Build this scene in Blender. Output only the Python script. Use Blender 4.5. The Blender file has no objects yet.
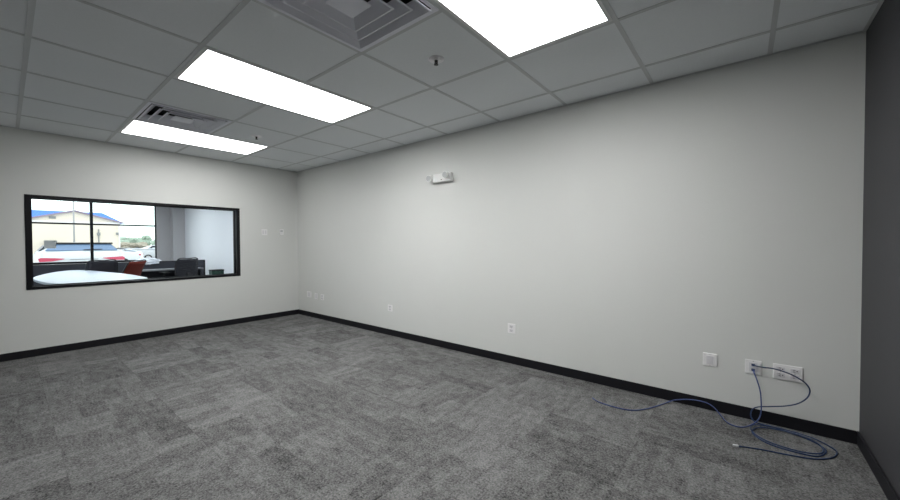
import bpy, bmesh, math, random
from mathutils import Vector, Matrix
random.seed(7)
C = bpy.context.scene
COL = C.collection

# ------------------------------------------------------------------ materials
def mat(name, col, rough=0.6, metal=0.0, var=0.0, vscale=8.0, bump=0.0, bscale=200.0, spec=0.5, trans=0.0):
    m = bpy.data.materials.new(name); m.use_nodes = True
    nt = m.node_tree; N = nt.nodes; Lk = nt.links
    b = N['Principled BSDF']
    b.inputs['Base Color'].default_value = (*col, 1)
    b.inputs['Roughness'].default_value = rough
    b.inputs['Metallic'].default_value = metal
    b.inputs['Specular IOR Level'].default_value = spec
    if trans: b.inputs['Transmission Weight'].default_value = trans
    tc = N.new('ShaderNodeTexCoord')
    if var > 0:
        n = N.new('ShaderNodeTexNoise'); n.inputs['Scale'].default_value = vscale; n.inputs['Detail'].default_value = 4
        r = N.new('ShaderNodeMapRange')
        r.inputs['To Min'].default_value = 1 - var; r.inputs['To Max'].default_value = 1 + var
        mx = N.new('ShaderNodeMix'); mx.data_type = 'RGBA'; mx.blend_type = 'MULTIPLY'; mx.inputs[0].default_value = 1
        mx.inputs[6].default_value = (*col, 1)
        Lk.new(tc.outputs['Object'], n.inputs['Vector']); Lk.new(n.outputs['Fac'], r.inputs['Value'])
        Lk.new(r.outputs[0], mx.inputs[7]); Lk.new(mx.outputs[2], b.inputs['Base Color'])
    if bump > 0:
        n = N.new('ShaderNodeTexNoise'); n.inputs['Scale'].default_value = bscale; n.inputs['Detail'].default_value = 3
        bp = N.new('ShaderNodeBump'); bp.inputs['Strength'].default_value = bump; bp.inputs['Distance'].default_value = 0.002
        Lk.new(tc.outputs['Object'], n.inputs['Vector']); Lk.new(n.outputs['Fac'], bp.inputs['Height'])
        Lk.new(bp.outputs[0], b.inputs['Normal'])
    return m

def emit_mat(name, col, strength):
    m = bpy.data.materials.new(name); m.use_nodes = True
    nt = m.node_tree; nt.nodes.clear()
    e = nt.nodes.new('ShaderNodeEmission'); o = nt.nodes.new('ShaderNodeOutputMaterial')
    e.inputs[0].default_value = (*col, 1); e.inputs[1].default_value = strength
    nt.links.new(e.outputs[0], o.inputs[0]); return m

def glass_mat(name, tint=(0.97, 0.985, 0.98), r=0.06):
    m = bpy.data.materials.new(name); m.use_nodes = True
    nt = m.node_tree; nt.nodes.clear(); N = nt.nodes
    t = N.new('ShaderNodeBsdfTransparent'); t.inputs[0].default_value = (*tint, 1)
    g = N.new('ShaderNodeBsdfGlossy'); g.inputs['Roughness'].default_value = 0.02
    f = N.new('ShaderNodeFresnel'); f.inputs[0].default_value = 1.18
    mx = N.new('ShaderNodeMixShader'); o = N.new('ShaderNodeOutputMaterial')
    nt.links.new(f.outputs[0], mx.inputs[0]); nt.links.new(t.outputs[0], mx.inputs[1]); nt.links.new(g.outputs[0], mx.inputs[2])
    nt.links.new(mx.outputs[0], o.inputs[0]); return m

def carpet_mat():
    m = bpy.data.materials.new('grey_carpet_tiles'); m.use_nodes = True
    nt = m.node_tree; N = nt.nodes; L = nt.links
    b = N['Principled BSDF']; b.inputs['Roughness'].default_value = 0.95; b.inputs['Specular IOR Level'].default_value = 0.15
    geo = N.new('ShaderNodeNewGeometry')
    def math_(op, a, bb=None, c=None):
        n = N.new('ShaderNodeMath'); n.operation = op
        for i, v in enumerate((a, bb, c)):
            if v is None: continue
            if isinstance(v, (int, float)): n.inputs[i].default_value = v
            else: L.new(v, n.inputs[i])
        return n.outputs[0]
    sep = N.new('ShaderNodeSeparateXYZ'); L.new(geo.outputs['Position'], sep.inputs[0])
    X, Y = sep.outputs[0], sep.outputs[1]
    S = 0.55
    def cell(sx, sy, ox=0.0, oy=0.0):
        fx = math_('FLOOR', math_('DIVIDE', math_('ADD', X, ox), sx)); fy = math_('FLOOR', math_('DIVIDE', math_('ADD', Y, oy), sy))
        cb = N.new('ShaderNodeCombineXYZ'); L.new(fx, cb.inputs[0]); L.new(fy, cb.inputs[1])
        w = N.new('ShaderNodeTexWhiteNoise'); w.noise_dimensions = '2D'; L.new(cb.outputs[0], w.inputs['Vector'])
        return fx, fy, w.outputs['Value']
    fx, fy, idv = cell(S, S, 0.13, 0.2)
    turn = math_('GREATER_THAN', idv, 0.5)
    # streaks along x or y, chosen per tile
    def streak(sx, sy, off, det=5):
        cb = N.new('ShaderNodeCombineXYZ')
        L.new(math_('ADD', math_('MULTIPLY', X, sx), math_('MULTIPLY', idv, off)), cb.inputs[0])
        L.new(math_('MULTIPLY', Y, sy), cb.inputs[1])
        n = N.new('ShaderNodeTexNoise'); n.inputs['Scale'].default_value = 1; n.inputs['Detail'].default_value = det; n.inputs['Roughness'].default_value = 0.7
        L.new(cb.outputs[0], n.inputs['Vector']); return n.outputs['Fac']
    a = streak(5.0, 22.0, 31.0); c = streak(22.0, 5.0, 57.0)
    sm = N.new('ShaderNodeMix'); sm.data_type = 'FLOAT'; L.new(turn, sm.inputs[0]); L.new(a, sm.inputs[2]); L.new(c, sm.inputs[3])
    st = sm.outputs[0]
    # smaller woven blocks inside the tiles
    _, _, v2 = cell(S / 2, S / 4, 0.13, 0.2); _, _, v3 = cell(S / 4, S / 2, 0.13, 0.2)
    bm2 = N.new('ShaderNodeMix'); bm2.data_type = 'FLOAT'; L.new(turn, bm2.inputs[0]); L.new(v2, bm2.inputs[2]); L.new(v3, bm2.inputs[3])
    # fine loop-pile speckle
    sp = N.new('ShaderNodeTexNoise'); sp.inputs['Scale'].default_value = 92; sp.inputs['Detail'].default_value = 3; sp.inputs['Roughness'].default_value = 0.8
    L.new(geo.outputs['Position'], sp.inputs['Vector'])
    big = N.new('ShaderNodeTexNoise'); big.inputs['Scale'].default_value = 14.0; big.inputs['Detail'].default_value = 6; big.inputs['Roughness'].default_value = 0.75
    L.new(geo.outputs['Position'], big.inputs['Vector'])
    def cen(v, amp): return math_('MULTIPLY', math_('SUBTRACT', v, 0.5), amp)
    tot = math_('ADD', cen(st, 1.35), cen(idv, 0.20))
    tot = math_('ADD', tot, cen(bm2.outputs[0], 0.36))
    tot = math_('ADD', tot, cen(sp.outputs['Fac'], 4.0))
    tot = math_('ADD', tot, cen(big.outputs['Fac'], 1.9))
    # joint lines between carpet tiles
    def edge(P, off):
        fr = math_('FRACT', math_('DIVIDE', math_('ADD', P, off), S))
        d = math_('ABSOLUTE', math_('SUBTRACT', fr, 0.5))
        return math_('GREATER_THAN', d, 0.4945)
    tot = math_('SUBTRACT', tot, math_('MULTIPLY', math_('MAXIMUM', edge(X, 0.13), edge(Y, 0.2)), 0.12))
    fac = math_('MAXIMUM', math_('ADD', 1.0, tot), 0.22)
    mx = N.new('ShaderNodeVectorMath'); mx.operation = 'SCALE'; mx.inputs[0].default_value = FLOORCOL; L.new(fac, mx.inputs['Scale'])
    L.new(mx.outputs[0], b.inputs['Base Color'])
    bp = N.new('ShaderNodeBump'); bp.inputs['Strength'].default_value = 0.5; bp.inputs['Distance'].default_value = 0.004
    L.new(sp.outputs['Fac'], bp.inputs['Height']); L.new(bp.outputs[0], b.inputs['Normal'])
    return m

FLOORCOL = (0.133, 0.134, 0.133)
M = {}
M['carpet'] = carpet_mat()
M['wall'] = mat('greige_wall_paint', (0.685, 0.700, 0.680), 0.75, bump=0.15, bscale=260, var=0.012, vscale=3)
M['dark_wall'] = mat('charcoal_wall_paint', (0.041, 0.0415, 0.046), 0.6, bump=0.15, bscale=260)
M['office_wall'] = mat('white_office_paint', (0.80, 0.815, 0.845), 0.75, bump=0.1)
M['pier'] = mat('backlit_office_wall', (0.47, 0.455, 0.46), 0.75, bump=0.1)  # window wall and pier greyed, backlit shade put into the colour
M['base'] = mat('black_vinyl_baseboard', (0.008, 0.008, 0.011), 0.5, spec=0.3)
M['tile'] = mat('ceiling_tile', (0.77, 0.80, 0.82), 0.9, var=0.03, vscale=60, bump=0.4, bscale=320)
M['tee'] = mat('ceiling_tee', (0.55, 0.57, 0.58), 0.6)  # white tees greyed to stand for shade in the tile-edge reveals
M['deck'] = mat('plenum_dark', (0.05, 0.05, 0.05), 0.9)
M['light_frame'] = mat('light_frame_white', (0.72, 0.73, 0.73), 0.5)
for k_, s_ in enumerate((9.0, 21.0, 17.8)): M['diffuser%d' % k_] = emit_mat('led_diffuser', (1.0, 0.99, 0.98), s_)
M['added_diffuser'] = emit_mat('added_office_diffuser', (0.88, 0.95, 1.0), 15.0)  # glow of the added, unseen office panels
M['vent'] = mat('vent_painted_steel', (0.78, 0.79, 0.86), 0.4)
M['vent_dark'] = mat('vent_inside', (0.02, 0.02, 0.025), 0.8)
M['plate'] = mat('white_plastic_plate', (0.84, 0.84, 0.84), 0.35)
M['plate2'] = mat('white_plastic_insert', (0.70, 0.70, 0.72), 0.35)
M['slot'] = mat('black_slot', (0.02, 0.02, 0.02), 0.6)
M['screw'] = mat('screw_steel', (0.5, 0.5, 0.5), 0.35, metal=0.8)
M['brass'] = mat('sprinkler_dark_metal', (0.012, 0.012, 0.012), 0.4, metal=0.3)
M['escutcheon'] = mat('escutcheon_white', (0.9, 0.9, 0.92), 0.4)
M['em_white'] = mat('emergency_light_white', (0.85, 0.86, 0.85), 0.4)
M['em_lens'] = mat('emergency_lens', (0.55, 0.57, 0.58), 0.15)
M['frame'] = mat('black_window_frame', (0.004, 0.004, 0.006), 0.4, spec=0.25)
M['bag'] = mat('white_crumpled_plastic', (0.85, 0.87, 0.92), 0.35)
M['card'] = mat('grey_card', (0.45, 0.45, 0.44), 0.7)
M['glass'] = glass_mat('clear_glass')
M['cable'] = mat('blue_cable_jacket', (0.045, 0.075, 0.22), 0.45)
M['cable2'] = mat('dark_blue_cable_jacket', (0.02, 0.045, 0.12), 0.45)
M['plug'] = mat('clear_plug', (0.8, 0.82, 0.85), 0.2)
M['office_floor'] = mat('office_carpet', (0.07, 0.072, 0.078), 0.95, var=0.2, vscale=30)
M['table'] = mat('white_table_top', (0.50, 0.56, 0.64), 0.3)
M['table_leg'] = mat('table_leg_metal', (0.25, 0.25, 0.27), 0.4, metal=0.7)
M['partition'] = mat('charcoal_partition_fabric', (0.052, 0.054, 0.068), 0.9, var=0.1, vscale=150)
M['part_trim'] = mat('partition_black_trim', (0.012, 0.012, 0.018), 0.5)
M['desk'] = mat('dark_grey_desk_top', (0.16, 0.16, 0.17), 0.4)
M['desk_side'] = mat('desk_navy_black_panel', (0.012, 0.013, 0.022), 0.5)
M['ch_black'] = mat('black_chair_fabric', (0.018, 0.018, 0.024), 0.8)
M['ch_rust'] = mat('rust_chair_fabric', (0.20, 0.026, 0.014), 0.8, var=0.1, vscale=60)
M['ch_plastic'] = mat('black_chair_plastic', (0.012, 0.012, 0.014), 0.4)
M['ch_arm'] = mat('grey_arm_pad', (0.45, 0.45, 0.45), 0.5)
M['green'] = mat('dark_green_plastic', (0.012, 0.055, 0.04), 0.5)
M['cab'] = mat('light_cabinet', (0.55, 0.55, 0.57), 0.5)
# outdoors
M['asphalt'] = mat('concrete_lot', (0.40, 0.39, 0.38), 0.9, var=0.08, vscale=0.6)  # bright concrete, tone mottled at random
M['b_wall'] = mat('tan_metal_siding', (0.80, 0.72, 0.62), 0.7, var=0.03, vscale=0.5)
M['b_trim'] = mat('white_building_trim', (0.80, 0.78, 0.79), 0.6)
M['b_rake'] = mat('mauve_rake_trim', (0.30, 0.24, 0.33), 0.6)
M['b_roof'] = mat('blue_metal_roof', (0.06, 0.19, 0.62), 0.7, spec=0.2)
M['b_grey'] = mat('grey_metal_cabinet', (0.27, 0.28, 0.28), 0.6)
M['car_white'] = mat('white_car_paint', (0.62, 0.66, 0.70), 0.25)
M['car_dark'] = mat('dark_car_paint', (0.06, 0.06, 0.07), 0.25)
M['car_silver'] = mat('silver_car_paint', (0.45, 0.47, 0.50), 0.3, metal=0.3)
M['car_glass'] = mat('car_glass_painted_reflection', (0.14, 0.22, 0.36), 0.15)  # lighter blue paints reflections into the rear glass colour
M['car_side_glass'] = mat('car_dark_side_glass', (0.015, 0.02, 0.03), 0.3, spec=0.2)
M['car_black'] = mat('car_black_plastic', (0.02, 0.02, 0.022), 0.6)
M['tail'] = mat('red_tail_lens', (0.60, 0.09, 0.15), 0.2)
M['tyre'] = mat('tyre_rubber', (0.02, 0.02, 0.02), 0.85)
M['rim'] = mat('alloy_rim', (0.5, 0.5, 0.52), 0.3, metal=0.8)
M['pole'] = mat('lamp_pole_grey', (0.42, 0.42, 0.43), 0.6)
M['leaf'] = mat('tree_leaf', (0.34, 0.43, 0.35), 0.8, var=0.3, vscale=1.2)  # leaf colour lightened to carry the distance haze
M['bark'] = mat('tree_bark', (0.16, 0.13, 0.10), 0.9)
M['brush'] = mat('dry_brush', (0.36, 0.33, 0.27), 0.9, var=0.3, vscale=2)

# ------------------------------------------------------------------ mesh helpers
def bx(bm, lo, hi, bev=0.0, seg=1):
    lo = Vector(lo); hi = Vector(hi)
    lo2 = Vector(map(min, lo, hi)); hi2 = Vector(map(max, lo, hi))
    vs = [bm.verts.new((x, y, z)) for x in (lo2.x, hi2.x) for y in (lo2.y, hi2.y) for z in (lo2.z, hi2.z)]
    fs = [(0, 1, 3, 2), (4, 6, 7, 5), (0, 4, 5, 1), (2, 3, 7, 6), (0, 2, 6, 4), (1, 5, 7, 3)]
    ff = [bm.faces.new([vs[i] for i in f]) for f in fs]
    if bev > 0:
        es = list({e for f in ff for e in f.edges})
        bmesh.ops.bevel(bm, geom=es, offset=bev, segments=seg, profile=0.5, affect='EDGES')
    return bm

def cyl(bm, a, b, r0, r1=None, n=20, cap=True):
    a = Vector(a); b = Vector(b); r1 = r0 if r1 is None else r1
    d = (b - a).normalized(); u = d.orthogonal().normalized(); v = d.cross(u)
    A = [bm.verts.new(a + (u * math.cos(t) + v * math.sin(t)) * r0) for t in [2 * math.pi * i / n for i in range(n)]]
    B = [bm.verts.new(b + (u * math.cos(t) + v * math.sin(t)) * r1) for t in [2 * math.pi * i / n for i in range(n)]]
    for i in range(n): bm.faces.new((A[i], A[(i + 1) % n], B[(i + 1) % n], B[i]))
    if cap: bm.faces.new(A[::-1]); bm.faces.new(B)
    return bm

def tube(bm, pts, r, n=8, sub=6):
    P = [Vector(p) for p in pts]; Q = []
    for i in range(len(P) - 1):
        p0 = P[max(i - 1, 0)]; p1 = P[i]; p2 = P[i + 1]; p3 = P[min(i + 2, len(P) - 1)]
        for k in range(sub):
            t = k / sub
            Q.append(0.5 * ((2 * p1) + (p2 - p0) * t + (2 * p0 - 5 * p1 + 4 * p2 - p3) * t * t + (3 * p1 - p0 - 3 * p2 + p3) * t ** 3))
    Q.append(P[-1])
    u = None; rings = []
    for i, q in enumerate(Q):
        d = (Q[min(i + 1, len(Q) - 1)] - Q[max(i - 1, 0)]).normalized()
        u = d.orthogonal().normalized() if u is None else (u - d * u.dot(d)).normalized()
        v = d.cross(u)
        rings.append([bm.verts.new(q + (u * math.cos(2 * math.pi * j / n) + v * math.sin(2 * math.pi * j / n)) * r) for j in range(n)])
    for a, b in zip(rings, rings[1:]):
        for j in range(n): bm.faces.new((a[j], a[(j + 1) % n], b[(j + 1) % n], b[j]))
    bm.faces.new(rings[0][::-1]); bm.faces.new(rings[-1])
    return bm

def prism(bm, outline, axis, lo, hi):
    """extrude a 2D outline; axis 0: outline is (y,z); 1: (x,z); 2: (x,y)"""
    def P(a, b, c): return {0: (c, a, b), 1: (a, c, b), 2: (a, b, c)}[axis]
    A = [bm.verts.new(P(a, b, lo)) for a, b in outline]; B = [bm.verts.new(P(a, b, hi)) for a, b in outline]
    n = len(outline)
    for i in range(n): bm.faces.new((A[i], A[(i + 1) % n], B[(i + 1) % n], B[i]))
    bm.faces.new(A[::-1]); bm.faces.new(B)
    return bm

def obj(name, bm, m, parent=None, smooth=False):
    bmesh.ops.recalc_face_normals(bm, faces=bm.faces[:])
    me = bpy.data.meshes.new(name); bm.to_mesh(me); bm.free()
    for mm in (m if isinstance(m, (list, tuple)) else [m]): me.materials.append(mm)
    if smooth:
        for p in me.polygons: p.use_smooth = True
    o = bpy.data.objects.new(name, me); COL.objects.link(o)
    if parent: o.parent = parent
    return o

def nb(): return bmesh.new()
def box(name, lo, hi, m, parent=None, bev=0.0, seg=1, smooth=False):
    return obj(name, bx(nb(), lo, hi, bev, seg), m, parent, smooth)

def thing(name, label, cat, loc=(0, 0, 0), rz=0.0, group=None):
    o = bpy.data.objects.new(name, None); COL.objects.link(o); o.empty_display_size = 0.1
    o.location = loc; o.rotation_euler = (0, 0, rz)
    o['label'] = label; o['category'] = cat
    if group: o['group'] = group
    return o
def tag(o, label, cat, group=None):
    o['label'] = label; o['category'] = cat
    if group: o['group'] = group
    return o
def struct(o):
    o['kind'] = 'structure'; return o
def dup(root, loc, rz, label, group=None):
    r = root.copy(); COL.objects.link(r); r.location = loc; r.rotation_euler = (0, 0, rz); r['label'] = label
    if group: r['group'] = group
    for ch in list(root.children):
        c = ch.copy(); COL.objects.link(c); c.parent = r
        for g in list(ch.children):
            d = g.copy(); COL.objects.link(d); d.parent = c
    return r

# ------------------------------------------------------------------ room dimensions
H = 2.398; L = 6.391; YB = -6.05; T = 0.67056
XD = -6.30                       # outer wall of the office beyond the glass
xs = [0.6115 + k * T for k in range(-1, 10)]
ys = [-0.345 - k * T for k in range(0, 9)]
WT = 0.13                        # wall thickness
Y0, Y1, Z0, Z1 = -2.994, -0.908, 0.711, 1.720     # interior window

struct(box('floor', (0, YB, -0.05), (L, 0, 0), M['carpet']))
b = nb()
bx(b, (-WT, YB, 0), (0, Y0, H + .3)); bx(b, (-WT, Y1, 0), (0, 0, H + .3)); bx(b, (-WT, Y0, 0), (0, Y1, Z0)); bx(b, (-WT, Y0, Z1), (0, Y1, H + .3))
struct(obj('wall_left', b, M['wall']))
struct(box('wall_back', (-WT, 0, 0), (L + .12, 0.12, H + .3), M['wall']))
struct(box('wall_right', (L, YB, 0), (L + .12, 0, H + .3), M['dark_wall']))
struct(box('wall_front', (-WT, YB - .12, 0), (L + .12, YB, H + .3), M['wall']))
BH = 0.078
struct(box('baseboard_left', (0, YB, 0), (0.010, 0, BH), M['base'], bev=.002))
struct(box('baseboard_back', (0.010, -0.010, 0), (L - .01, 0, BH), M['base'], bev=.002))
struct(box('baseboard_right', (L - .010, YB, 0), (L, 0, BH), M['base'], bev=.002))
struct(box('baseboard_front', (0.010, YB, 0), (L - .01, YB + .01, BH), M['base'], bev=.002))

# ------------------------------------------------------------------ suspended ceiling
XE = [0.0] + [x for x in xs if 0.02 < x < L - .02] + [L]
YE = [0.0] + [y for y in ys if y > YB + .02] + [YB]
def col_of(v, arr): return min(range(len(arr)), key=lambda i: abs(arr[i] - v))
LX = [(0.6115, 1.282), (2.6234, 3.2939), (4.6351, 5.3057)]
LY = [(ys[3], ys[1])]
lights = [(a, c, lo, hi) for (lo, hi) in LY for (a, c) in LX]
vents = [(xs[6], xs[7], ys[3], ys[2]), (xs[2], xs[3], ys[3], ys[2])]
def covered(x, y):
    return any(a < x < c and lo < y < hi for a, c, lo, hi in lights + vents)
b = nb()
for i in range(len(XE) - 1):
    for j in range(len(YE) - 1):
        xm = (XE[i] + XE[i + 1]) / 2; ym = (YE[j] + YE[j + 1]) / 2
        if covered(xm, ym): continue
        bx(b, (XE[i] + .001, YE[j + 1] + .001, H - .0004), (XE[i + 1] - .001, YE[j] - .001, H + .014))
bx(b, (-WT, YB, H + .30), (L + .12, 0.12, H + .35))
ceil = struct(obj('ceiling', b, M['tile']))
b = nb(); tw = .0125
for x in XE[1:-1]:
    # a tee stops at the ends of the luminaires that span it
    bx(b, (x - tw, YB, H - .003), (x + tw, 0, H - .0005)); bx(b, (x - .002, YB, H - .0005), (x + .002, 0, H + .03))
for y in YE[1:-1]:
    segs = []; prev = 0.0
    for a, c, lo, hi in sorted([l for l in lights if l[2] + .1 < y < l[3] - .1]):
        segs.append((prev, a)); prev = c
    segs.append((prev, L))
    for a, c in segs:
        bx(b, (a, y - tw, H - .0032), (c, y + tw, H - .0006)); bx(b, (a, y - .002, H - .0006), (c, y + .002, H + .028))
aw = .016
bx(b, (0, YB, H - .005), (aw, 0, H - .001)); bx(b, (0, -aw, H - .0051), (L, 0, H - .0011)); bx(b, (L - aw, YB, H - .005), (L, 0, H - .001)); bx(b, (0, YB, H - .0051), (L, YB + aw, H - .0011))
obj('ceiling_grid', b, M['tee'], ceil)

light_labels = ['glowing white ceiling light panel farthest from the camera, nearest the window wall',
                'glowing white ceiling light panel, middle one of the row, between the two air vents',
                'largest glowing white ceiling light panel, cut by the top edge, nearest the camera']
for (a, c, lo, hi), lab in zip(lights, light_labels):
    t = thing('ceiling_light', lab, 'light', ((a + c) / 2, (lo + hi) / 2, H), group='rectangular ceiling light panels')
    w = (c - a) / 2; h = (hi - lo) / 2
    b = nb(); f = .025; zt = .004
    bx(b, (-w + .0135, -h + .0135, -zt), (w - .0135, -h + .0135 + f, .05)); bx(b, (-w + .0135, h - .0135 - f, -zt), (w - .0135, h - .0135, .05))
    bx(b, (-w + .0135, -h + .0135 + f, -zt), (-w + .0135 + f - .004, h - .0135 - f, .05)); bx(b, (w - .0135 - f + .004, -h + .0135 + f, -zt), (w - .0135, h - .0135 - f, .05))
    bx(b, (-w + .0135, -h + .0135, .045), (w - .0135, h - .0135, .055))
    obj('light_frame', b, M['light_frame'], t)
    box('diffuser', (-w + .0345, -h + .0385, -.002), (w - .0345, h - .0385, .006), M['diffuser%d' % light_labels.index(lab)], t)

# four-way air diffusers: stepped square cones
def ring_cone(bm, r0, z0, r1, z1, th=.004):
    """square flared louvre from half-size r0 at z0 to r1 at z1"""
    def loop(r, z): return [bm.verts.new(p) for p in ((-r, -r, z), (r, -r, z), (r, r, z), (-r, r, z))]
    A = loop(r0, z0); B = loop(r1, z1); A2 = loop(r0 - th, z0 + th); B2 = loop(r1 - th, z1 + th)
    for i in range(4):
        j = (i + 1) % 4
        bm.faces.new((A[i], A[j], B[j], B[i])); bm.faces.new((A2[i], B2[i], B2[j], A2[j]))
        bm.faces.new((A[i], A2[i], A2[j], A[j])); bm.faces.new((B[i], B[j], B2[j], B2[i]))
vent_labels = ['large grey four-way ceiling air vent cut by the top edge, beside the nearest light panel',
               'smaller-looking grey square ceiling air vent beside the farthest light panel']
for (a, c, lo, hi), lab in zip(vents, vent_labels):
    t = thing('ceiling_vent', lab, 'vent', ((a + c) / 2, (lo + hi) / 2, H), group='square four-way ceiling air vents')
    R = (c - a) / 2 - .0135
    b = nb(); fw = .022
    for s in (-1, 1):
        bx(b, (-R, s * R, -.006), (R, s * (R - fw), .004)); bx(b, (s * R, -R + fw, -.006), (s * (R - fw), R - fw, .004))
    obj('vent_frame', b, M['vent'], t)
    b = nb(); bx(b, (-R, -R, .10), (R, R, .11))
    for s in (-1, 1):
        bx(b, (-R, s * R, .004), (R, s * (R - .006), .10)); bx(b, (s * R, -R, .004), (s * (R - .006), R, .10))
    obj('backing', b, M['vent_dark'], t)
    r = R - fw
    for k in range(3):
        bmk = nb(); ring_cone(bmk, r - .012, -.013, r - .066, .036)
        # flat lip on the lower edge of the louvre
        for s in (-1, 1):
            bx(bmk, (-(r - .004), s * (r - .004), -.014), (r - .004, s * (r - .013), -.010)); bx(bmk, (s * (r - .004), -r + .013, -.014), (s * (r - .013), r - .013, -.010))
        obj('louver', bmk, M['vent'], t)
        r -= .068
    b = nb(); bx(b, (-r + .015, -r + .015, -.006), (r - .015, r - .015, .0), .002)
    obj('center_plate', b, M['vent'], t)

# sprinklers
def sprinkler(x, y, lab):
    t = thing('sprinkler', lab, 'sprinkler', (x, y, H), group='ceiling sprinkler heads')
    b = nb(); cyl(b, (0, 0, 0), (0, 0, -.006), .054, .048, 28); cyl(b, (0, 0, -.006), (0, 0, -.009), .030, .024, 24)
    obj('escutcheon', b, M['escutcheon'], t, True)
    b = nb(); cyl(b, (0, 0, -.010), (0, 0, -.018), .012, .010, 14)
    for s in (-1, 1): tube(b, [(s * .008, 0, -.016), (s * .011, 0, -.026), (s * .003, 0, -.035)], .003, 6, 4)
    cyl(b, (0, 0, -.018), (0, 0, -.034), .0035, .0035, 8)
    obj('sprinkler_body', b, M['brass'], t)
    b = nb(); cyl(b, (0, 0, -.034), (0, 0, -.037), .012, .012, 16)
    for k in range(8):
        a = k * math.pi / 4; p = Vector((math.cos(a), math.sin(a), 0))
        cyl(b, p * .010 + Vector((0, 0, -.0355)), p * .015 + Vector((0, 0, -.0355)), .0022, .0022, 6)
    obj('deflector', b, M['brass'], t)
sprinkler(4.275, -1.325, 'dark sprinkler head on a white disc beside the nearest ceiling light panel')
sprinkler(1.604, -1.332, 'tiny dark sprinkler head in the ceiling beside the farthest light panel')

# ------------------------------------------------------------------ interior window (glass to the office)
w1 = nb(); D = WT
ff = .030
bx(w1, (-D - .004, Y0, Z0), (.006, Y1, Z0 + ff), .002); bx(w1, (-D - .004, Y0, Z1 - ff), (.006, Y1, Z1), .002)
bx(w1, (-D - .004, Y0, Z0 + ff), (.006, Y0 + .042, Z1 - ff), .002); bx(w1, (-D - .004, Y1 - .045, Z0 + ff), (.006, Y1, Z1 - ff), .002)
win = struct(obj('window_1', w1, M['frame']))
b = nb(); gx = -D * .55
bx(b, (gx - .003, Y0 + .040, Z0 + ff - .004), (gx + .003, Y1 - .043, Z1 - ff + .004)); obj('glass_pane', b, M['glass'], win)
b = nb()
for (lo, hi) in (((gx - .012, Y0 + .042, Z0 + ff), (gx + .012, Y1 - .045, Z0 + ff + .010)), ((gx - .012, Y0 + .042, Z1 - ff - .010), (gx + .012, Y1 - .045, Z1 - ff)),
                 ((gx - .012, Y0 + .042, Z0 + ff), (gx + .012, Y0 + .052, Z1 - ff)), ((gx - .012, Y1 - .055, Z0 + ff), (gx + .012, Y1 - .045, Z1 - ff))):
    bx(b, lo, hi)
obj('glazing_bead', b, M['frame'], win)

# ------------------------------------------------------------------ wall plates and switches (on the long wall, y = 0)
def screwhead(t, x, z, y=-.0075):
    b = nb(); cyl(b, (x, y, z), (x, y - .0015, z), .0035, .003, 10); obj('screw', b, M['screw'], t)
def plate_base(lab, cat, x0, x1, z0, z1, name, group='white wall plates along the long wall'):
    t = thing(name, lab, cat, ((x0 + x1) / 2, 0, (z0 + z1) / 2), group=group)
    w = (x1 - x0) / 2; h = (z1 - z0) / 2
    box('plate', (-w, -.008, -h), (w, 0, h), M['plate'], t, bev=.003, seg=2)
    return t, w, h
def receptacle(t, cx, cz, w, h, horiz=False):
    o = box('receptacle', (cx - w, -.0105, cz - h), (cx + w, -.007, cz + h), M['plate2'], t, bev=.0015)
    b = nb()
    if horiz:
        for s in (-1, 1): bx(b, (cx - w * .45, -.0112, cz + s * h * .42 - .0015), (cx + w * .1, -.010, cz + s * h * .42 + .0015))
        bx(b, (cx + w * .35, -.0112, cz - .003), (cx + w * .6, -.010, cz + .003))
    else:
        for s in (-1, 1): bx(b, (cx + s * w * .38 - .0015, -.0112, cz - h * .1), (cx + s * w * .38 + .0015, -.010, cz + h * .5))
        bx(b, (cx - .003, -.0112, cz - h * .65), (cx + .003, -.010, cz - h * .35))
    obj('slots', b, M['slot'], o)
def duplex(lab, x0, x1, z0, z1):
    t, w, h = plate_base(lab, 'outlet', x0, x1, z0, z1, 'power_outlet')
    for s in (-1, 1): receptacle(t, 0, s * h * .42, w * .52, h * .30)
    screwhead(t, 0, 0)
def blank_insert(lab, x0, x1, z0, z1, name='wall_plate'):
    t, w, h = plate_base(lab, 'wall plate', x0, x1, z0, z1, name)
    box('insert', (-w * .52, -.0105, -h * .66), (w * .52, -.007, h * .66), M['plate2'], t, bev=.0015)
    screwhead(t, 0, h * .82); screwhead(t, 0, -h * .82)
ZA, ZB = .308, .402
blank_insert('square-looking white wall plate left of the plate that holds the blue cables', 5.637, 5.719, ZA + .003, ZB + .001)
# data plate with two jacks
t, w, h = plate_base('white data plate with two blue network cables plugged in', 'wall plate', 5.870, 5.955, ZA, ZB, 'data_plate')
box('insert', (-w * .52, -.0105, -h * .66), (w * .52, -.007, h * .66), M['plate2'], t, bev=.0015)
for dz in (.017, -.016): box('jack', (-.009, -.0125, dz - .007), (.009, -.010, dz + .007), M['slot'], t)
screwhead(t, 0, h * .84); screwhead(t, 0, -h * .84)
# double gang outlet
t, w, h = plate_base('wide white double outlet plate nearest the charcoal wall, behind the cable loop', 'outlet', 6.011, 6.150, ZA - .002, ZB, 'double_outlet')
for sx in (-1, 1):
    for s in (-1, 1): receptacle(t, sx * w * .48, s * h * .40, w * .30, h * .28, True)
    screwhead(t, sx * w * .48, 0)
duplex('single white outlet alone on the middle of the long wall', 4.048, 4.132, .300, .395)
duplex('small white outlet between the corner plates and the middle of the long wall', 2.272, 2.356, .312, .396)
blank_insert('wide white plate beside the far corner, leftmost of three', .280, .412, .314, .410)
blank_insert('narrow white plate near the far corner, middle of three', .515, .597, .302, .400, 'wall_plate')
duplex('white outlet near the far corner, rightmost of three', .690, .775, .304, .396)
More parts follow.
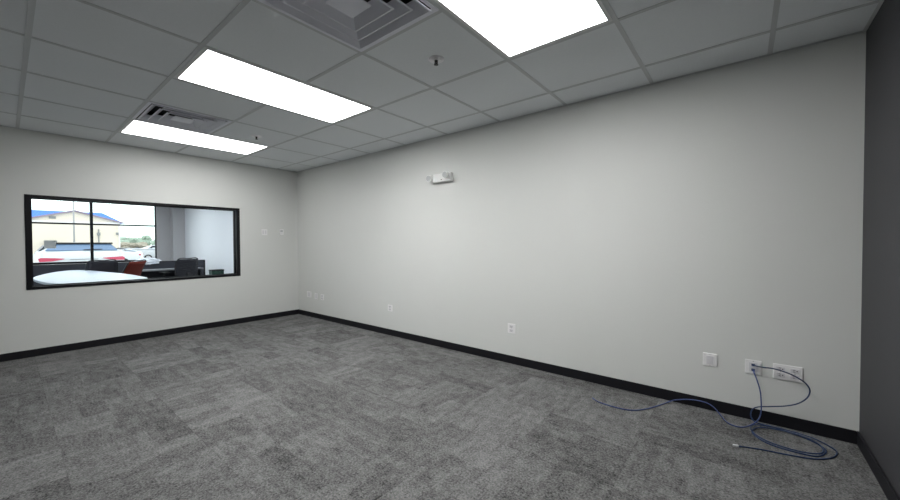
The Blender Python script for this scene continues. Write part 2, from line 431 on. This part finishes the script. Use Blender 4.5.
# switches on the window wall: built facing -y, turned to face +x
def left_plate(lab, yc, zc, wd, ht, kind):
    t = thing('light_switch' if kind == 'switch' else 'thermostat', lab, 'switch' if kind == 'switch' else 'thermostat', (0, yc, zc), math.pi / 2)
    box('plate' if kind == 'switch' else 'housing', (-wd / 2, -.008 if kind == 'switch' else -.02, -ht / 2), (wd / 2, 0, ht / 2), M['plate'], t, bev=.003, seg=2)
    if kind == 'switch':
        for s in ((-1, 1)):
            box('rocker', (s * wd * .22 - .010, -.012, -ht * .3), (s * wd * .22 + .010, -.007, ht * .3), M['plate2'], t, bev=.001)
    else:
        box('display', (-wd * .3, -.0215, 0), (wd * .3, -.019, ht * .3), M['em_lens'], t)
        box('button', (-wd * .2, -.022, -ht * .3), (wd * .2, -.019, -ht * .15), M['plate2'], t)
left_plate('white light switch plate on the window wall, just right of the window', -.553, 1.373, .088, .094, 'switch')
left_plate('small white wall control on the window wall, nearest the far corner', -.286, 1.382, .068, .090, 'thermostat')

# emergency light
t = thing('emergency_light', 'white twin-head emergency light high on the long wall', 'emergency light', (3.235, 0, 1.922))
box('housing', (-.130, -.055, -.050), (.130, 0, .046), M['em_white'], t, bev=.010, seg=3)
for x, z in ((-.172, .008), (.085, .020)):
    b = nb(); y = -.062 if x > 0 else -.045
    cyl(b, (x, y + .03, z), (x, y - .035, z - .006), .030, .038, 24)
    hd = obj('lamp_head', b, M['em_white'], t, False)
    b = nb(); cyl(b, (x, y - .035, z - .006), (x, y - .039, z - .0065), .033, .032, 24); obj('lens', b, M['em_lens'], hd)
b = nb(); cyl(b, (-.150, -.035, .005), (-.125, -.035, .005), .012, .012, 12); obj('bracket', b, M['em_white'], t)
b = nb(); cyl(b, (0.0, -.056, -.025), (0.0, -.058, -.025), .006, .006, 12); obj('test_button', b, M['slot'], t)

# ------------------------------------------------------------------ network cables
A = [(5.913, -0.013, 0.372), (5.930, -0.038, 0.374), (5.965, -0.05, 0.376), (6.018, -0.055, 0.379), (6.088, -0.06, 0.364), (6.142, -0.06, 0.336), (6.168, -0.06, 0.309), (6.177, -0.06, 0.277), (6.165, -0.06, 0.234), (6.126, -0.06, 0.189), (6.067, -0.055, 0.155), (5.997, -0.05, 0.13), (5.938, -0.045, 0.109), (5.908, -0.04, 0.078), (5.904, -0.05, 0.034), (5.934, -0.055, 0.008), (6.022, -0.060, 0.005), (6.133, -0.102, 0.005), (6.204, -0.157, 0.005), (6.228, -0.23, 0.005), (6.185, -0.325, 0.005), (6.111, -0.348, 0.005), (6.007, -0.341, 0.005), (5.942, -0.297, 0.005), (5.907, -0.207, 0.005), (5.95, -.125, .010), (6.06, -.100, .013), (6.17, -.130, .013), (6.215, -.20, .011), (6.20, -.29, .011), (6.12, -.335, .010), (6.0, -.322, .010), (5.925, -.26, .010), (5.900, -.165, .010), (5.933, -0.102, 0.012), (6.044, -0.073, 0.012), (6.177, -0.095, 0.012), (6.252, -0.159, 0.009), (6.273, -0.21, 0.005), (6.242, -0.297, 0.005), (6.168, -0.371, 0.005), (6.066, -0.408, 0.005), (5.96, -0.431, 0.005), (5.895, -0.451, 0.005), (5.842, -0.473, 0.005)]
B = [(5.914, -0.013, 0.337), (5.917, -0.035, 0.326), (5.931, -0.06, 0.289), (5.946, -0.075, 0.232), (5.952, -0.08, 0.17), (5.952, -0.085, 0.094), (5.937, -0.11, 0.047), (5.898, -0.15, 0.016), (5.848, -0.207, 0.012), (5.787, -0.174, 0.006), (5.746, -0.08, 0.008), (5.706, -0.05, 0.041), (5.654, -0.035, 0.058), (5.564, -0.028, 0.051), (5.472, -0.03, 0.023), (5.427, -0.071, 0.006), (5.37, -0.2, 0.005), (5.307, -0.31, 0.005), (5.243, -0.371, 0.005), (5.148, -0.388, 0.005), (5.033, -0.374, 0.005), (4.972, -0.330, 0.005)]
ca = thing('network_cable', 'blue network cable looping over the double outlet, coiled on carpet with loose plug', 'cable', (5.9, -.3, 0), group='blue network cables')
def rel(P, o): return [(p[0] - o[0], p[1] - o[1], p[2] - o[2]) for p in P]
obj('jacket', tube(nb(), rel(A, (5.9, -.3, 0)), .0038), M['cable2'], ca, True)
pl = nb(); bx(pl, (-.013, -.007, -.004), (.013, .007, .006), .001); o = obj('plug', pl, M['plug'], ca); o.location = (5.830 - 5.9, -.479 + .3, .006); o.rotation_euler = (0, 0, math.radians(22))
box('plug', (.006, .292 - .016, .366), (.020, .292, .378), M['cable2'], ca, bev=.002)
cb = thing('network_cable', 'blue network cable dropping from the data plate and trailing left along the baseboard', 'cable', (5.5, -.3, 0), group='blue network cables')
obj('jacket', tube(nb(), rel(B, (5.5, -.3, 0)), .0038), M['cable'], cb, True)
box('plug', (.407, .276, .331), (.421, .292, .343), M['cable'], cb, bev=.002)

# ------------------------------------------------------------------ the office beyond the glass
struct(box('floor_office', (XD, YB, -0.05), (-WT, 0, 0), M['office_floor']))
struct(box('ceiling_office', (XD - .15, YB - .12, H), (-WT, .12, H + .35), M['office_wall']))
struct(box('wall_office_side', (XD - .15, 0, 0), (-WT, .12, H), M['office_wall']))
struct(box('wall_office_far_side', (XD - .15, YB - .12, 0), (-WT, YB, H), M['office_wall']))
struct(box('trim_1', (XD, -.268, 0), (-6.04, 0, H), M['pier'], bev=.004))
WY0, WY1, WZ0, WZ1 = -5.2, -.562, .745, 2.27
b = nb()
bx(b, (XD - .15, YB, 0), (XD, WY0, H)); bx(b, (XD - .15, WY1, 0), (XD, 0, H)); bx(b, (XD - .15, WY0, 0), (XD, WY1, WZ0)); bx(b, (XD - .15, WY0, WZ1), (XD, WY1, H))
struct(obj('wall_office_outer', b, M['pier']))
b = nb(); fx0, fx1 = XD - .10, XD - .04
for lo, hi in (((fx0, WY0, WZ0), (fx1, WY1, WZ0 + .045)), ((fx0, WY0, WZ1 - .045), (fx1, WY1, WZ1)), ((fx0, WY0, WZ0), (fx1, WY0 + .045, WZ1)), ((fx0, WY1 - .022, WZ0), (fx1, WY1, WZ1))): bx(b, lo, hi)
w2 = struct(obj('window_2', b, M['frame']))
for y in (-1.795, -3.03, -4.2):
    box('mullion', (fx0, y - .026, WZ0 + .04), (fx1 + .002, y + .026, WZ1 - .04), M['frame'], w2)
b = nb(); bx(b, (fx0 + .005, WY0 + .04, 1.660), (fx1 + .002, WY1 - .015, 1.694)); obj('transom_bar', b, M['frame'], w2)
b = nb(); bx(b, (XD - .072, WY0 + .03, WZ0 + .03), (XD - .068, WY1 - .015, WZ1 - .03)); obj('glass_pane', b, M['glass'], w2)

for k, (x, y) in enumerate(((-2.0, -1.55), (-4.4, -1.55), (-2.0, -4.2), (-4.4, -4.2))):  # unseen panels added to brighten the office behind the glass
    t = thing('ceiling_light', ['added unseen light panel above the near right of the office', 'added unseen light panel above the far right of the office', 'added unseen light panel above the near left of the office', 'added unseen light panel above the far left of the office'][k], 'light', (x, y, H - .012), group='added unseen office light panels')
    b = nb()
    for s in (-1, 1):
        bx(b, (s * .335, -.67, -.012), (s * .315, .67, .012)); bx(b, (-.335, s * .67, -.012), (.335, s * .65, .012))
    obj('light_frame', b, M['light_frame'], t); box('diffuser', (-.315, -.65, -.006), (.315, .65, .010), M['added_diffuser'], t)

# conference table, white, rounded diamond outline
def smooth_loop(P, sub=5):
    out = []; n = len(P)
    for i in range(n):
        p0, p1, p2, p3 = [Vector(P[(i + k) % n]) for k in (-1, 0, 1, 2)]
        for k in range(sub):
            t = k / sub; out.append(tuple(0.5 * ((2 * p1) + (p2 - p0) * t + (2 * p0 - 5 * p1 + 4 * p2 - p3) * t * t + (3 * p1 - p0 - 3 * p2 + p3) * t ** 3)))
    return out
TZ = .720
t = thing('conference_table', 'white conference table behind the glass, in front of the dark partition', 'table', (-2.05, -2.38, 0))
b = nb(); prism(b, smooth_loop([(x + 2.05, y + 2.38) for x, y in [(-1.93, -2.884), (-.97, -2.83), (-.54, -2.72), (-.31, -2.47), (-.35, -2.18), (-.50, -1.90), (-1.2, -1.88), (-2.04, -1.95), (-3.39, -2.17), (-3.72, -2.33), (-3.5, -2.52), (-2.84, -2.73)]]), 2, TZ - .03, TZ); obj('tabletop', b, M['table'], t)
for s in (-1, 1):
    b = nb(); bx(b, (s * .95 - .04, -.22, .03), (s * .95 + .04, .22, TZ - .03), .01); obj('leg', b, M['table_leg'], t)
    b = nb(); bx(b, (s * .95 - .06, -.34, 0), (s * .95 + .06, .34, .03), .01); obj('foot', b, M['table_leg'], t)

# cubicle partition and desk
PX = -4.02
t = thing('cubicle_partition', 'long low charcoal fabric partition running behind the white table', 'partition', (PX, -1.8, 0))
box('panel', (-.03, -1.55, .06), (.03, 1.61, .805), M['partition'], t, bev=.004)
b = nb(); bx(b, (-.036, -1.60, .805), (.036, 1.645, .822), .003); bx(b, (-.036, 1.61, 0), (.036, 1.645, .806), .003); bx(b, (-.036, -1.60, 0), (.036, -1.55, .806), .003); bx(b, (-.03, -1.55, .0), (.03, 1.61, .06))
obj('trim_rail', b, M['part_trim'], t)
t = thing('desk', 'dark desk with thin grey top standing against the low partition', 'desk', (-3.55, -.85, 0))
box('desktop', (-.415, -.72, .640), (.10, .50, .665), M['desk'], t, bev=.003)
box('modesty_panel', (-.40, -.70, .05), (-.38, .46, .640), M['desk_side'], t)
for y in (-.70, .46): box('side_panel', (-.40, y - .015, 0), (.08, y + .015, .640), M['desk_side'], t)

# office chairs
def chair(lab, loc, rz, fabric, armpad, lean=.05):
    t = thing('office_chair', lab, 'chair', loc, rz, 'swivel office chairs behind the glass')
    b = nb(); bx(b, (-.24, -.23, .39), (.24, .23, .45), .03, 3); obj('seat', b, fabric, t, True)
    b = nb(); nseg = 8; rows = []
    for i in range(nseg + 1):
        u = i / nseg; z = .48 + u * .40; bow = -.03 * math.sin(u * math.pi)
        w = .20 + .02 * math.sin(u * math.pi)
        rows.append([(k / 6 * 2 - 1, z, w, bow) for k in range(7)])
    front = [[b.verts.new((k * w, .235 + u2 + lean * (zz - .48) - .035 * k * k, zz)) for (k, zz, w, u2) in r] for r in rows]
    back = [[b.verts.new((k * w, .265 + u2 + lean * (zz - .48) - .035 * k * k, zz)) for (k, zz, w, u2) in r] for r in rows]
    for i in range(nseg):
        for j in range(6):
            b.faces.new((front[i][j], front[i][j + 1], front[i + 1][j + 1], front[i + 1][j])); b.faces.new((back[i][j], back[i + 1][j], back[i + 1][j + 1], back[i][j + 1]))
    for i in range(nseg):
        for j in (0, 6): b.faces.new((front[i][j], front[i + 1][j], back[i + 1][j], back[i][j]))
    for i in (0, nseg):
        for j in range(6): b.faces.new((front[i][j], front[i][j + 1], back[i][j + 1], back[i][j]))
    bk = obj('backrest', b, fabric, t, True)
    b = nb(); tube(b, [(-.215, .225, .50), (-.225, .19 + lean * .22, .70), (-.19, .215 + lean * .4, .885), (0, .25 + lean * .4, .892), (.19, .215 + lean * .4, .885), (.225, .19 + lean * .22, .70), (.215, .225, .50)], .010, 8, 5)
    obj('back_rim', b, M['ch_plastic'], bk, True)
    b = nb(); bx(b, (-.03, .20, .36), (.03, .30, .39)); bx(b, (-.03, .26, .36), (.03, .29, .60), .005); obj('back_support', b, M['ch_plastic'], t)
    for s in (-1, 1):
        b = nb(); tube(b, [(s * .22, 0, .40), (s * .29, 0, .42), (s * .29, 0, .60)], .012, 8, 4); ar = obj('armrest', b, M['ch_plastic'], t, True)
        box('arm_pad', (s * .29 - .03, -.13, .60), (s * .29 + .03, .12, .625), armpad, ar, bev=.01, seg=2)
    b = nb(); cyl(b, (0, 0, .10), (0, 0, .39), .025, .02, 16); obj('gas_lift', b, M['table_leg'], t)
    for k in range(5):
        a = 2 * math.pi * k / 5 + .3; p = Vector((math.cos(a), math.sin(a), 0))
        b = nb(); cyl(b, Vector((0, 0, .11)), p * .28 + Vector((0, 0, .065)), .022, .014, 8); lg = obj('leg', b, M['ch_plastic'], t)
        q = p.cross(Vector((0, 0, 1))); b = nb(); cyl(b, p * .28 + q * .016 + Vector((0, 0, .026)), p * .28 - q * .016 + Vector((0, 0, .026)), .026, .026, 14)
        cyl(b, p * .28 + Vector((0, 0, .03)), p * .28 + Vector((0, 0, .07)), .006, .006, 6); obj('caster', b, M['ch_plastic'], lg)
    return t
chair('swivel chair with rust-red back between the white table and the dark partition', (-2.90, -1.87, 0), math.radians(-44), M['ch_rust'], M['ch_plastic'], .36)
chair('black swivel chair right of the rust-red chair, at the dark desk', (-3.42, -.80, 0), math.radians(-72), M['ch_black'], M['ch_plastic'], .15)
chair('black swivel chair with pale arm pads at the left end of the white table', (-3.45, -3.02, 0), math.radians(215), M['ch_black'], M['ch_arm'])
chair('black swivel chair beyond the right side of the white table, left of the rust-red chair', (-3.68, -2.02, 0), math.radians(-80), M['ch_black'], M['ch_arm'], .10)

# crumpled white plastic bag on the desk, against the partition
rnd = random.Random(3)
b = nb(); bmesh.ops.create_icosphere(b, subdivisions=4, radius=1.0)
from mathutils import noise
for v in b.verts:
    d = v.co.normalized(); k = 1 + .35 * noise.noise(d * 3.1) + .16 * noise.noise(d * 8.0)
    q = Vector((d.x * .085 * k, d.y * .20 * k, d.z * .078 * k))
    if abs(q.x) < .040: q.z = max(q.z, .004)          # straddles the top rail of the partition
    elif q.z < 0: q.x = math.copysign(max(abs(q.x), .042), q.x)
    v.co = q
bag = obj('plastic_bag', b, M['bag']); bag.location = (PX, -1.19, .822)
tag(bag, 'crumpled white plastic bag draped over the dark partition behind the rust-red chair', 'bag')

# grey card on the outer window
card = box('notice_card', (XD - .066, -2.565, 1.107), (XD - .060, -2.382, 1.287), M['card'])
tag(card, 'small grey card on the outer window, left of the white SUV roof', 'card')

# low cabinet with green box
t = thing('low_cabinet', 'pale low cabinet against the wall under the green box', 'cabinet', (-1.55, -.63, 0))
box('carcass', (-.25, -.28, .0), (.25, .60, .605), M['cab'], t, bev=.003)
for k in (-1, 1):
    d = box('door', (.25, .16 + k * .215 - .205, .03), (.262, .16 + k * .215 + .205, .58), M['cab'], t, bev=.002)
    box('handle', (.262, .16 - k * -.03 - .004, .40), (.275, .16 - k * -.03 + .004, .50), M['table_leg'], d)
t = thing('storage_box', 'small dark green box on the pale cabinet behind the right end of the glass', 'box', (-1.5, -.735, .606))
b = nb(); bx(b, (-.07, -.095, 0), (.07, .095, .006)); 
for s in (-1, 1): bx(b, (s * .07, -.095, 0), (s * .064, .095, .105)); bx(b, (-.07, s * .095, 0), (.07, s * .089, .105))
obj('bin', b, M['green'], t)
box('lid', (-.076, -.101, .105), (.076, .101, .125), M['ch_black'], t, bev=.004)

# ------------------------------------------------------------------ outdoors
G = -.10
struct(box('ground', (-420, -260, G - .1), (XD - .15, 320, G), M['asphalt']))
def grid_body(bm, stations):
    """stations: list of (x, [(y,z)...half profile from bottom centre up to roof centre])"""
    rings = []
    for x, prof in stations:
        full = [(y, z) for y, z in prof] + [(-y, z) for y, z in reversed(prof[1:-1])]
        rings.append([bm.verts.new((x, y, z)) for y, z in full])
    n = len(rings[0])
    for a, c in zip(rings, rings[1:]):
        for j in range(n): bm.faces.new((a[j], a[(j + 1) % n], c[(j + 1) % n], c[j]))
    bm.faces.new(rings[0][::-1]); bm.faces.new(rings[-1])
def car(lab, cat, loc, rz, paint, k=1.0, sedan=False, group='vehicles in the parking lot'):
    """rear faces local +x; local z=0 is the ground"""
    t = thing('car', lab, cat, loc, rz, group)
    def prof(w, zb, zbelt, zr, wr):
        return [(0, zb), (w * .86, zb), (w * .97, zb + .10), (w, zb + .30), (w * .99, zbelt - .10), (w * .93, zbelt), (wr + .03, zr - .10), (wr * .93, zr - .02), (0, zr)]
    hb = 1.00 if sedan else 1.08
    hr = 1.20 if sedan else 1.365
    st = [(0.0, .94, .22, .80, .84, .80), (-.10, 1.00, .17, .98, 1.02, .86), (-.26, 1.01, .15, hb, hb + .04, .84)]
    st += [(-.9 if sedan else -.46, 1.02, .14, 1.07, hr - .10 if not sedan else hr - .1, .74), (-1.3, 1.02, .14, 1.07, hr, .72), (-2.3, 1.02, .14, 1.05, hr + .01, .72), (-2.9, 1.02, .14, 1.00, hr - .12, .68),
           (-3.5, 1.01, .15, .95, 1.0, .80), (-4.3, .99, .16, .86, .90, .80), (-4.75, .90, .20, .66, .72, .74)]
    b = nb(); grid_body(b, [(x, prof(w, zb, zt, zr, wr)) for x, w, zb, zt, zr, wr in st])
    body = obj('body', b, paint, t, True)
    # rear window, slightly proud of the tailgate
    b = nb()
    if sedan: q = [(-.30, 1.06, .78), (-.86, 1.17, .66)]
    else: q = [(-.225, 1.085, .83), (-.425, hr - .085, .70)]
    (xa, za, wa), (xc, zc, wc) = q
    vs = [b.verts.new(p) for p in ((xa, -wa, za), (xa, wa, za), (xc, wc, zc), (xc, -wc, zc), (xa + .02, -wa, za + .025), (xa + .02, wa, za + .025), (xc + .02, wc, zc + .03), (xc + .02, -wc, zc + .03))]
    for f in ((0, 1, 2, 3), (4, 7, 6, 5), (0, 4, 5, 1), (1, 5, 6, 2), (2, 6, 7, 3), (3, 7, 4, 0)): b.faces.new([vs[i] for i in f])
    rw = obj('rear_window', b, M['car_glass'], t)
    if not sedan:
        b = nb(); tube(b, [(-.16, 0, 1.115), (-.185, .12, 1.125), (-.19, .45, 1.135)], .014, 6, 4); obj('wiper', b, M['car_black'], rw)
        b = nb(); bx(b, (-.62, -.74, hr - .06), (-.36, .74, hr - .005), .015, 2); obj('spoiler', b, M['car_black'], t)
    for s in (-1, 1):
        b = nb(); prism(b, [(s * .44, .835), (s * .70, .775), (s * .97, .765), (s * .99, .855), (s * .93, .885), (s * .66, .87), (s * .44, .85)], 0, -.30, .006 if sedan else .014)
        obj('tail_light', b, M['tail'], t)
        b = nb(); 
        P = [(-3.1, .925, 1.02), (-.70, .925, 1.09), (-.95, .775, hr - .09), (-2.7, .755, hr - .10)]
        vs = [b.verts.new((x, s * (y + dy), z)) for dy in (-.02, .02) for x, y, z in P]
        for f in ((0, 1, 2, 3), (7, 6, 5, 4), (0, 4, 5, 1), (1, 5, 6, 2), (2, 6, 7, 3), (3, 7, 4, 0)): b.faces.new([vs[i] for i in f])
        obj('side_windows', b, M['car_side_glass'], t)
        b = nb(); bx(b, (-2.95, s * 1.0, .98), (-2.82, s * 1.14, 1.10), .02, 2); obj('mirror', b, M['car_black'], t)
        for x in (-.85, -3.75):
            b = nb(); cyl(b, (x, s * .80, .30), (x, s * 1.02, .30), .30, .30, 28); wh = obj('wheel', b, M['tyre'], t)
            b = nb(); cyl(b, (x, s * 1.015, .30), (x, s * 1.03, .30), .19, .17, 20); obj('rim', b, M['rim'], wh)
    b = nb(); bx(b, (-.14, -.97, .18), (.03, .97, .48), .03, 2); obj('bumper', b, M['car_black'], t)
    b = nb(); bx(b, (-.03, -.17, .66), (.012, .17, .76), .004); obj('license_plate', b, M['b_trim'], t)
    b = nb(); bx(b, (-.03, -.32, .81), (.014, .32, .835), .003); obj('chrome_strip', b, M['rim'], t)
    t.scale = (k, k, k); return t
car('large white SUV seen from behind through the left panes', 'car', (-10.72, -1.50, G), 0, M['car_white'])
car('small white sedan in the lot to the right of the large white SUV', 'car', (-22.0, 2.05, G), math.radians(75), M['car_white'], .85, True)
car('dark vehicle far back in the lot, under the trees', 'car', (-40.0, 5.6, G), math.radians(85), M['car_dark'], .82, True)
car('silver sedan far back in the lot between the dark vehicle and the white sedan', 'car', (-31.0, 4.8, G), math.radians(80), M['car_silver'], .82, True)
car('pale SUV in the lot near the right edge of the outer window', 'car', (-46.0, 9.8, G), math.radians(88), M['car_white'], .9)

# light pole
t = thing('light_pole', 'tall grey parking lot light pole standing behind the white SUV', 'pole', (-25, -.495, G))
b = nb(); cyl(b, (0, 0, .35), (0, 0, 6.6), .042, .034, 16); obj('pole', b, M['pole'], t, True)
b = nb(); cyl(b, (0, 0, 0), (0, 0, .35), .20, .20, 20); obj('base', b, M['b_trim'], t)
b = nb(); cyl(b, (0, 0, 6.5), (.7, 0, 6.6), .03, .03, 10); obj('arm', b, M['pole'], t)
b = nb(); bx(b, (.6, -.15, 6.5), (1.2, .15, 6.62), .03); obj('lamp_head', b, M['b_grey'], t)

# tan building with blue roof
BX = -50.0
t = thing('building', 'tan metal building with blue roof and front gable across the lot', 'building', (BX, 1.7, G))
def yy(v): return v - 1.7
b = nb(); z0, ze = 0.0, 3.82
bx(b, (-14, yy(-24), z0), (-1.2, yy(5.2), ze)); obj('main_wall', b, M['b_wall'], t)
b = nb(); prism(b, [(yy(-1.98), 0), (yy(5.33), 0), (yy(5.33), ze), (0, 4.85), (yy(-1.98), ze)], 0, -8, 0); obj('gable_wall', b, M['b_wall'], t)
# hipped main roof
b = nb(); e0, e1, r0, r1, zr = yy(-24.5), yy(5.75), yy(-22), yy(4.75), 5.02
v = [b.verts.new(p) for p in ((-.8, e0, ze), (-.8, e1, ze), (-14.4, e1, ze), (-14.4, e0, ze), (-7, r0, zr + .25), (-7, r1, zr + .25))]
for f in ((0, 1, 5, 4), (1, 2, 5), (2, 3, 4, 5), (3, 0, 4), (3, 2, 1, 0)): b.faces.new([v[i] for i in f])
obj('roof', b, M['b_roof'], t)
# front gable roof
sl = (4.90 - 3.80) / 3.7
for s in (-1, 1):
    b = nb(); prism(b, [(0, 4.98), (s * 3.95, 4.98 - sl * 3.95), (s * 3.95, 4.90 - sl * 3.95), (0, 4.90)], 0, -7.2, .22); obj('gable_roof', b, M['b_roof'], t)
    b = nb(); prism(b, [(0, 5.0), (s * 3.98, 5.0 - sl * 3.98), (s * 3.98, 4.86 - sl * 3.98), (0, 4.86)], 0, .22, .27); obj('rake_trim', b, M['b_rake'], t)
b = nb(); bx(b, (0, yy(-1.98), 3.62), (.10, yy(5.33), 3.80)); obj('fascia_band', b, M['b_trim'], t)
b = nb(); bx(b, (-1.2, yy(-24), 3.62), (-1.1, yy(-1.98), 3.80)); obj('fascia_band', b, M['b_trim'], t)
b = nb(); prism(b, [(-1.85, 4.0), (-1.35, 4.0), (-1.35, 4.25), (-1.85, 4.25)], 0, 0, .06); obj('gable_vent', b, M['b_grey'], t)
b = nb(); bx(b, (0, yy(4.98), 2.40), (.18, yy(5.18), 2.66), .02); obj('wall_lamp', b, M['b_grey'], t)
b = nb(); bx(b, (0, yy(3.50), 1.3), (.08, yy(3.60), 3.0)); bx(b, (0, yy(3.42), 2.3), (.16, yy(3.68), 2.62)); obj('wall_conduit', b, M['b_grey'], t)
b = nb(); bx(b, (0, yy(5.20), 0), (.10, yy(5.33), 3.62)); obj('downspout', b, M['b_trim'], t)
t = thing('utility_cabinet', 'grey utility cabinet against the tan building, above the left side of the SUV', 'cabinet', (-49.4, -.06, G))
b = nb(); bx(b, (-.3, -.40, .95), (.3, .40, 1.73), .02); obj('cabinet_box', b, M['b_grey'], t)
b = nb(); bx(b, (-.25, -.3, 0), (.25, .3, .95)); obj('pedestal', b, M['b_trim'], t)

# trees and brush along the horizon
def tree(x, y, h, w, i, lab, m, name='tree'):
    rnd = random.Random(i * 13 + 5)
    t = thing(name, lab, 'tree' if name == 'tree' else 'shrub', (x, y, G), group='trees and brush on the horizon')
    b = nb()
    for k in range(9):
        c = Vector((rnd.uniform(-.3, .3) * w, rnd.uniform(-.38, .38) * w, h * rnd.uniform(.42, .80)))
        r = w * rnd.uniform(.20, .34)
        bb = nb(); bmesh.ops.create_icosphere(bb, subdivisions=2, radius=1.0)
        vm = {}
        for v in bb.verts:
            d = v.co.normalized(); p = c + Vector((d.x * r, d.y * r, d.z * min(r, h * .22))) * rnd.uniform(.78, 1.18)
            p.z = max(p.z, .05); vm[v] = b.verts.new(p)
        for f in bb.faces: b.faces.new([vm[q] for q in f.verts])
        bb.free()
    obj('crown', b, m, t)
    b = nb(); cyl(b, (0, 0, 0), (0, 0, h * .6), .14, .08, 8); obj('trunk', b, M['bark'], t)
spec = [(-85, 10.6, 2.3, 2.4), (-92, 13.0, 2.9, 2.8), (-99, 16.4, 3.1, 2.8), (-88, 15.2, 3.6, 1.7), (-96, 18.6, 3.0, 2.8), (-90, 20.4, 3.2, 2.6)]
tl = ['low green tree just right of the tan building', 'rounded green tree, second from the tan building', 'green tree in the middle of the horizon row',
      'tallest narrow green tree on the horizon, near the right window jamb', 'broad green tree behind the right window jamb', 'green tree farthest right on the horizon']
for i, ((x, y, h, w), lab) in enumerate(zip(spec, tl)): tree(x, y, h, w, i, lab, M['leaf'])
tree(-70, 8.9, 1.75, 2.0, 21, 'brownish dry shrub beside the tan building', M['brush'], 'shrub')
tree(-72, 11.0, 1.7, 2.2, 22, 'brownish dry shrub farther from the tan building', M['brush'], 'shrub')

# ------------------------------------------------------------------ daylight
w = bpy.data.worlds.new('overcast'); C.world = w; w.use_nodes = True
nt = w.node_tree; bg = nt.nodes['Background']
tc = nt.nodes.new('ShaderNodeTexCoord'); sp = nt.nodes.new('ShaderNodeSeparateXYZ'); cr = nt.nodes.new('ShaderNodeValToRGB')
cr.color_ramp.elements[0].position = 0.0; cr.color_ramp.elements[0].color = (0.80, 0.95, 0.93, 1)
cr.color_ramp.elements[1].position = 0.12; cr.color_ramp.elements[1].color = (0.93, 0.97, 1.0, 1)
nt.links.new(tc.outputs['Generated'], sp.inputs[0]); nt.links.new(sp.outputs[2], cr.inputs[0]); nt.links.new(cr.outputs[0], bg.inputs[0])
bg.inputs[1].default_value = 2.4

# ------------------------------------------------------------------ camera
cam = bpy.data.cameras.new('camera'); co = bpy.data.objects.new('camera', cam); COL.objects.link(co)
f_px, yaw, pitch, roll = 361.94, 2.2523, -.0188, -.0039
fw = Vector((math.cos(pitch) * math.cos(yaw), math.cos(pitch) * math.sin(yaw), math.sin(pitch)))
rt = fw.cross(Vector((0, 0, 1))).normalized(); up = rt.cross(fw)
r2 = rt * math.cos(roll) + up * math.sin(roll); u2 = -rt * math.sin(roll) + up * math.cos(roll)
Mx = Matrix((r2, u2, -fw)).transposed().to_4x4(); Mx.translation = Vector((5.8555, -3.1369, 1.1884))
co.matrix_world = Mx
cam.sensor_fit = 'HORIZONTAL'; cam.sensor_width = 36; cam.lens = f_px * 36 / 900; cam.clip_start = .02; cam.clip_end = 2000
C.camera = co
C.view_settings.view_transform = 'Standard'; C.view_settings.look = 'None'; C.view_settings.exposure = 0.0; C.view_settings.gamma = 1.0
C.view_settings.use_curve_mapping = False
